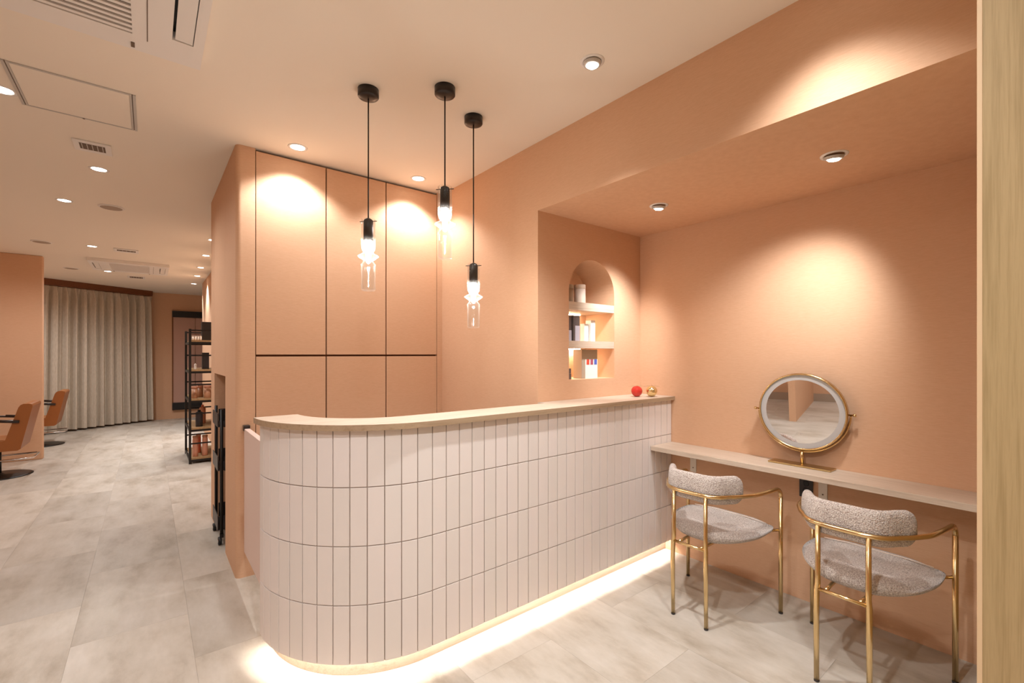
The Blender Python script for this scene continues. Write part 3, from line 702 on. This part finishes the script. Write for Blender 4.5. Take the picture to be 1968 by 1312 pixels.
# ================================================================ RACK WITH PRODUCTS
RX0, RX1, RY0, RY1 = 0.395, 0.735, 7.05, 7.88
rk = thing('storage_rack', 'black metal shelving rack with wooden shelves beside the storage wall', 'rack', ((RX0 + RX1) / 2, (RY0 + RY1) / 2, 0))
SZ = [0.075, 0.455, 0.822, 1.195, 1.569]
for x in (RX0, RX1 - 0.025):
    for y in (RY0, RY1 - 0.025):
        MB().box(x, x + 0.025, y, y + 0.025, 0, 1.71).build('post', 'black_metal', rk)
for z in SZ:
    MB().box(RX0 + 0.026, RX1 - 0.026, RY0 + 0.004, RY1 - 0.004, z - 0.022, z).build('shelf_board', 'rack_wood', rk)
    for y in (RY0 + 0.004, RY1 - 0.02): MB().box(RX0 + 0.025, RX1 - 0.025, y, y + 0.016, z - 0.05, z - 0.0225).build('rail', 'black_metal', rk)
    for x in (RX0 + 0.004, RX1 - 0.02): MB().box(x, x + 0.016, RY0 + 0.025, RY1 - 0.025, z - 0.05, z - 0.0225).build('rail', 'black_metal', rk)
    hz = z + (0.17 if z < 1.5 else 0.115)
    for y in (RY0 + 0.008, RY1 - 0.016): MB().box(RX0 + 0.025, RX1 - 0.025, y, y + 0.009, hz, hz + 0.018).build('guard_bar', 'black_metal', rk)
def bottle(name, x, y, z, r_, h_, material, label, cat='bottle', cap='black', neck=0.35, group=None):
    b_ = thing(name, label, cat, (x, y, z), group)
    MB().lathe([(r_ * 0.96, 0.0), (r_, 0.004), (r_, h_ * 0.82), (r_ * 0.9, h_ * 0.86), (r_ * neck, h_ * 0.9)], (x, y, z + 0.0005), 20).build('body', material, b_)
    MB().lathe([(r_ * neck * 1.1, h_ * 0.9), (r_ * neck * 1.1, h_ * 0.99), (r_ * neck * 0.9, h_)], (x, y, z + 0.0005), 16).build('cap', cap, b_)
    return b_
def jar(x, y, z, r_, h_, material, label, lid='cream', group=None, name='jar'):
    b_ = thing(name, label, 'jar', (x, y, z), group)
    MB().lathe([(r_ * 0.95, 0.0), (r_, 0.004), (r_, h_ * 0.78)], (x, y, z + 0.0005), 24).build('body', material, b_)
    MB().lathe([(r_ * 1.02, h_ * 0.785), (r_ * 1.02, h_ * 0.985), (r_ * 0.96, h_)], (x, y, z + 0.0005), 24).build('lid', lid, b_)
    return b_
def carton(x0, x1, y0, y1, z, h_, material, label, name='carton', cat='box', group=None, panel=None):
    b_ = thing(name, label, cat, ((x0 + x1) / 2, (y0 + y1) / 2, z), group)
    MB().rbox(x0, x1, y0, y1, z + 0.0005, z + h_, 0.0015).build('body', material, b_)
    if panel: MB().box(x0 + panel[0] * (x1 - x0), x0 + panel[1] * (x1 - x0), y0 - 0.0008, y0 - 0.0001, z + panel[2] * h_, z + panel[3] * h_).build('printed_panel', panel[4], b_)
    return b_
GR = 'products on the black rack'
carton(0.545, 0.66, 7.22, 7.34, SZ[4], 0.245, 'dark_plastic', 'black carton standing on top of the rack', group=GR)
for k in range(4): jar(0.44 + 0.028 * k, 7.13, SZ[4], 0.011, 0.055, 'cream', 'tiny cream jar on the rack top shelf, ' + ('outermost', 'second from outside', 'third from outside', 'nearest the black carton')[k], group='tiny jars on the rack top shelf', name='cosmetic_jar')
carton(0.545, 0.62, 7.18, 7.26, SZ[3], 0.215, 'dark_plastic', 'slim black carton on the second highest rack shelf', group=GR)
bottle('bottle', 0.47, 7.16, SZ[3], 0.014, 0.075, 'paper_white', 'tiny white bottle on the second highest rack shelf', cap='paper_white', group=GR)
jar(0.458, 7.16, SZ[2], 0.036, 0.155, 'amber_jar', 'amber jar at the outer end of the middle rack shelf', 'copper_pink', GR)
jar(0.53, 7.30, SZ[2], 0.036, 0.155, 'amber_jar', 'amber jar standing behind on the middle rack shelf', 'copper_pink', GR)
jar(0.60, 7.14, SZ[2], 0.040, 0.165, 'amber_jar', 'largest amber jar on the middle rack shelf', 'copper_pink', GR)
bottle('pump_bottle', 0.51, 7.16, SZ[1], 0.040, 0.215, 'dark_plastic', 'black pump bottle on the second lowest rack shelf', neck=0.4, group=GR)
bottle('bottle', 0.57, 7.46, SZ[1], 0.036, 0.25, 'copper_pink', 'pink bottle behind the black pump bottle', cap='salmon', group=GR)
bottle('bottle', 0.468, 7.15, SZ[0], 0.031, 0.265, 'copper_pink', 'tall copper pink bottle on the lowest rack shelf, outer end', cap='amber_jar', neck=0.9, group=GR)
bottle('bottle', 0.572, 7.15, SZ[0], 0.031, 0.265, 'copper_pink', 'tall copper pink bottle on the lowest rack shelf, wall end', cap='amber_jar', neck=0.9, group=GR)
bottle('bottle', 0.52, 7.40, SZ[0], 0.028, 0.24, 'salmon', 'salmon bottle at the back of the lowest rack shelf', cap='copper_pink', neck=0.9, group=GR)

# ================================================================ TROLLEY
TX0, TX1, TY0, TY1 = 0.405, 0.72, 3.93, 4.30
tr = thing('utility_trolley', 'black three-tier trolley parked in the storage wall recess', 'trolley', ((TX0 + TX1) / 2, (TY0 + TY1) / 2, 0))
for x in (TX0 + 0.012, TX1 - 0.012):
    for y in (TY0 + 0.012, TY1 - 0.012):
        MB().tube([(x, y, 0.075), (x, y, 0.985)], 0.011, 10).build('post', 'black_metal', tr)
        cs = MB().box(x - 0.012, x + 0.012, y - 0.012, y + 0.012, 0.05, 0.078).build('caster', 'black_metal', tr)
        MB().lathe([(0.026, -0.011), (0.029, -0.007), (0.029, 0.007), (0.026, 0.011)], (x - 0.012, y - 0.004, 0.0295), 20, 'x').build('wheel', 'black', cs)
        MB().lathe([(0.012, -0.013), (0.012, 0.013)], (x - 0.012, y - 0.004, 0.0295), 12, 'x').build('hub', 'chrome', cs)
for z0, z1 in ((0.10, 0.21), (0.535, 0.64), (0.855, 0.955)):
    t_ = MB()
    t_.box(TX0 - 0.010, TX1 - 0.026, TY0 + 0.026, TY1 - 0.026, z0, z0 + 0.006)
    t_.box(TX0 - 0.012, TX0 - 0.008, TY0 + 0.024, TY1 - 0.024, z0, z1); t_.box(TX1 - 0.028, TX1 - 0.024, TY0 + 0.004, TY1 - 0.004, z0, z1)
    t_.box(TX0 + 0.028, TX1 - 0.028, TY0 + 0.0, TY0 + 0.004, z0, z1); t_.box(TX0 + 0.028, TX1 - 0.028, TY1 - 0.004, TY1, z0, z1)
    t_.build('tray', 'dark_plastic', tr)
bottle('bottle', 0.478, 4.02, 0.862, 0.024, 0.17, 'copper_pink', 'pink bottle on the top tray of the black trolley', cap='salmon', group='bottles on the trolley')
bottle('bottle', 0.50, 4.13, 0.862, 0.024, 0.23, 'paper_white', 'tall white bottle on the top tray of the black trolley', cap='cream', group='bottles on the trolley')
bottle('bottle', 0.48, 4.02, 0.542, 0.026, 0.17, 'box_lilac', 'grey bottle on the middle tray of the black trolley', cap='paper_white', group='bottles on the trolley')

# ================================================================ NICHE PRODUCTS, ORNAMENTS
ZS1, ZS2 = 1.7352, 1.4782
GN = 'products in the arched niche'
jar(2.235, YN + 0.10, ZS1, 0.036, 0.125, 'taupe', 'taupe canister on the top niche shelf, in the shade', 'taupe', GN)
jar(2.37, YN + 0.12, ZS1, 0.040, 0.14, 'cream', 'pale pink canister on the top niche shelf', 'cream', GN)
carton(2.165, 2.215, YN + 0.05, YN + 0.11, ZS2, 0.17, 'box_grey', 'dark grey carton at the left end of the middle niche shelf', group=GN, panel=(0.0, 1.0, 0.0, 0.42, 'box_lilac'))
carton(2.222, 2.285, YN + 0.04, YN + 0.11, ZS2, 0.172, 'box_grey', 'dark grey carton with broad pale label on the middle niche shelf', group=GN, panel=(0.28, 1.0, 0.0, 0.6, 'box_lilac'))
carton(2.385, 2.425, YN + 0.09, YN + 0.13, ZS2, 0.125, 'paper_white', 'shorter white carton on the middle niche shelf', group=GN)
carton(2.43, 2.475, YN + 0.07, YN + 0.12, ZS2, 0.15, 'paper_white', 'taller white carton on the middle niche shelf', group=GN)
carton(2.145, 2.215, YN + 0.05, YN + 0.12, NZ0, 0.038, 'box_grey', 'lower small dark box in the niche bottom corner', group=GN)
carton(2.145, 2.213, YN + 0.05, YN + 0.12, NZ0 + 0.0385, 0.034, 'box_grey', 'upper small dark box stacked in the niche bottom corner', group=GN)
cb = carton(2.315, 2.475, YN + 0.05, YN + 0.13, NZ0, 0.20, 'taupe', 'carton with white front and three colour swatches in niche bottom', group=GN, panel=(0.22, 1.0, 0.0, 0.66, 'paper_white'))
for k, mt in enumerate(('mark_red', 'mark_plum', 'mark_blue')):
    xx = 2.362 + 0.039 * k
    MB().box(xx, xx + 0.028, YN + 0.0482, YN + 0.0490, NZ0 + 0.095, NZ0 + 0.132).build('swatch', mt, cb)
for x, y, mt, l_ in ((2.655, 1.95, 'red_glass', 'small red glass ball ornament on the counter worktop'), (2.735, 1.885, 'gold_glass', 'small gold ball ornament on the counter worktop')):
    z0 = 1.0942
    o_ = thing('ball_ornament', l_, 'ornament', (x, y, z0), 'ball ornaments on the counter')
    rr = 0.038
    MB().lathe([(0.0005, 0.0)] + [(rr * math.sin(a) * (1 - 0.06 * math.cos(a)), rr - rr * math.cos(a)) for a in [math.pi * i / 16 for i in range(1, 16)]] + [(0.0005, 2 * rr - 0.004)], (x, y, z0), 24).build('ball', mt, o_)
    MB().tube([(x, y, z0 + 2 * rr - 0.006), (x + 0.003, y, z0 + 2 * rr + 0.006)], 0.002, 6).build('stem', 'gold', o_)
    lf = MB()
    for s_ in (-1, 1):
        lf.add([(x, y, z0 + 2 * rr), (x + s_ * 0.02, y - s_ * 0.016, z0 + 2 * rr + 0.006), (x + s_ * 0.046, y - s_ * 0.036, z0 + 2 * rr - 0.006), (x + s_ * 0.022, y - s_ * 0.018, z0 + 2 * rr - 0.008),
                (x, y + 0.002, z0 + 2 * rr), (x + s_ * 0.02, y - s_ * 0.016 + 0.002, z0 + 2 * rr + 0.006), (x + s_ * 0.046, y - s_ * 0.036 + 0.002, z0 + 2 * rr - 0.006), (x + s_ * 0.022, y - s_ * 0.018 + 0.002, z0 + 2 * rr - 0.008)],
               [(0, 1, 2, 3), (4, 5, 6, 7), (0, 1, 5, 4), (1, 2, 6, 5), (2, 3, 7, 6), (3, 0, 4, 7)])
    lf.build('leaf', 'glass', o_)
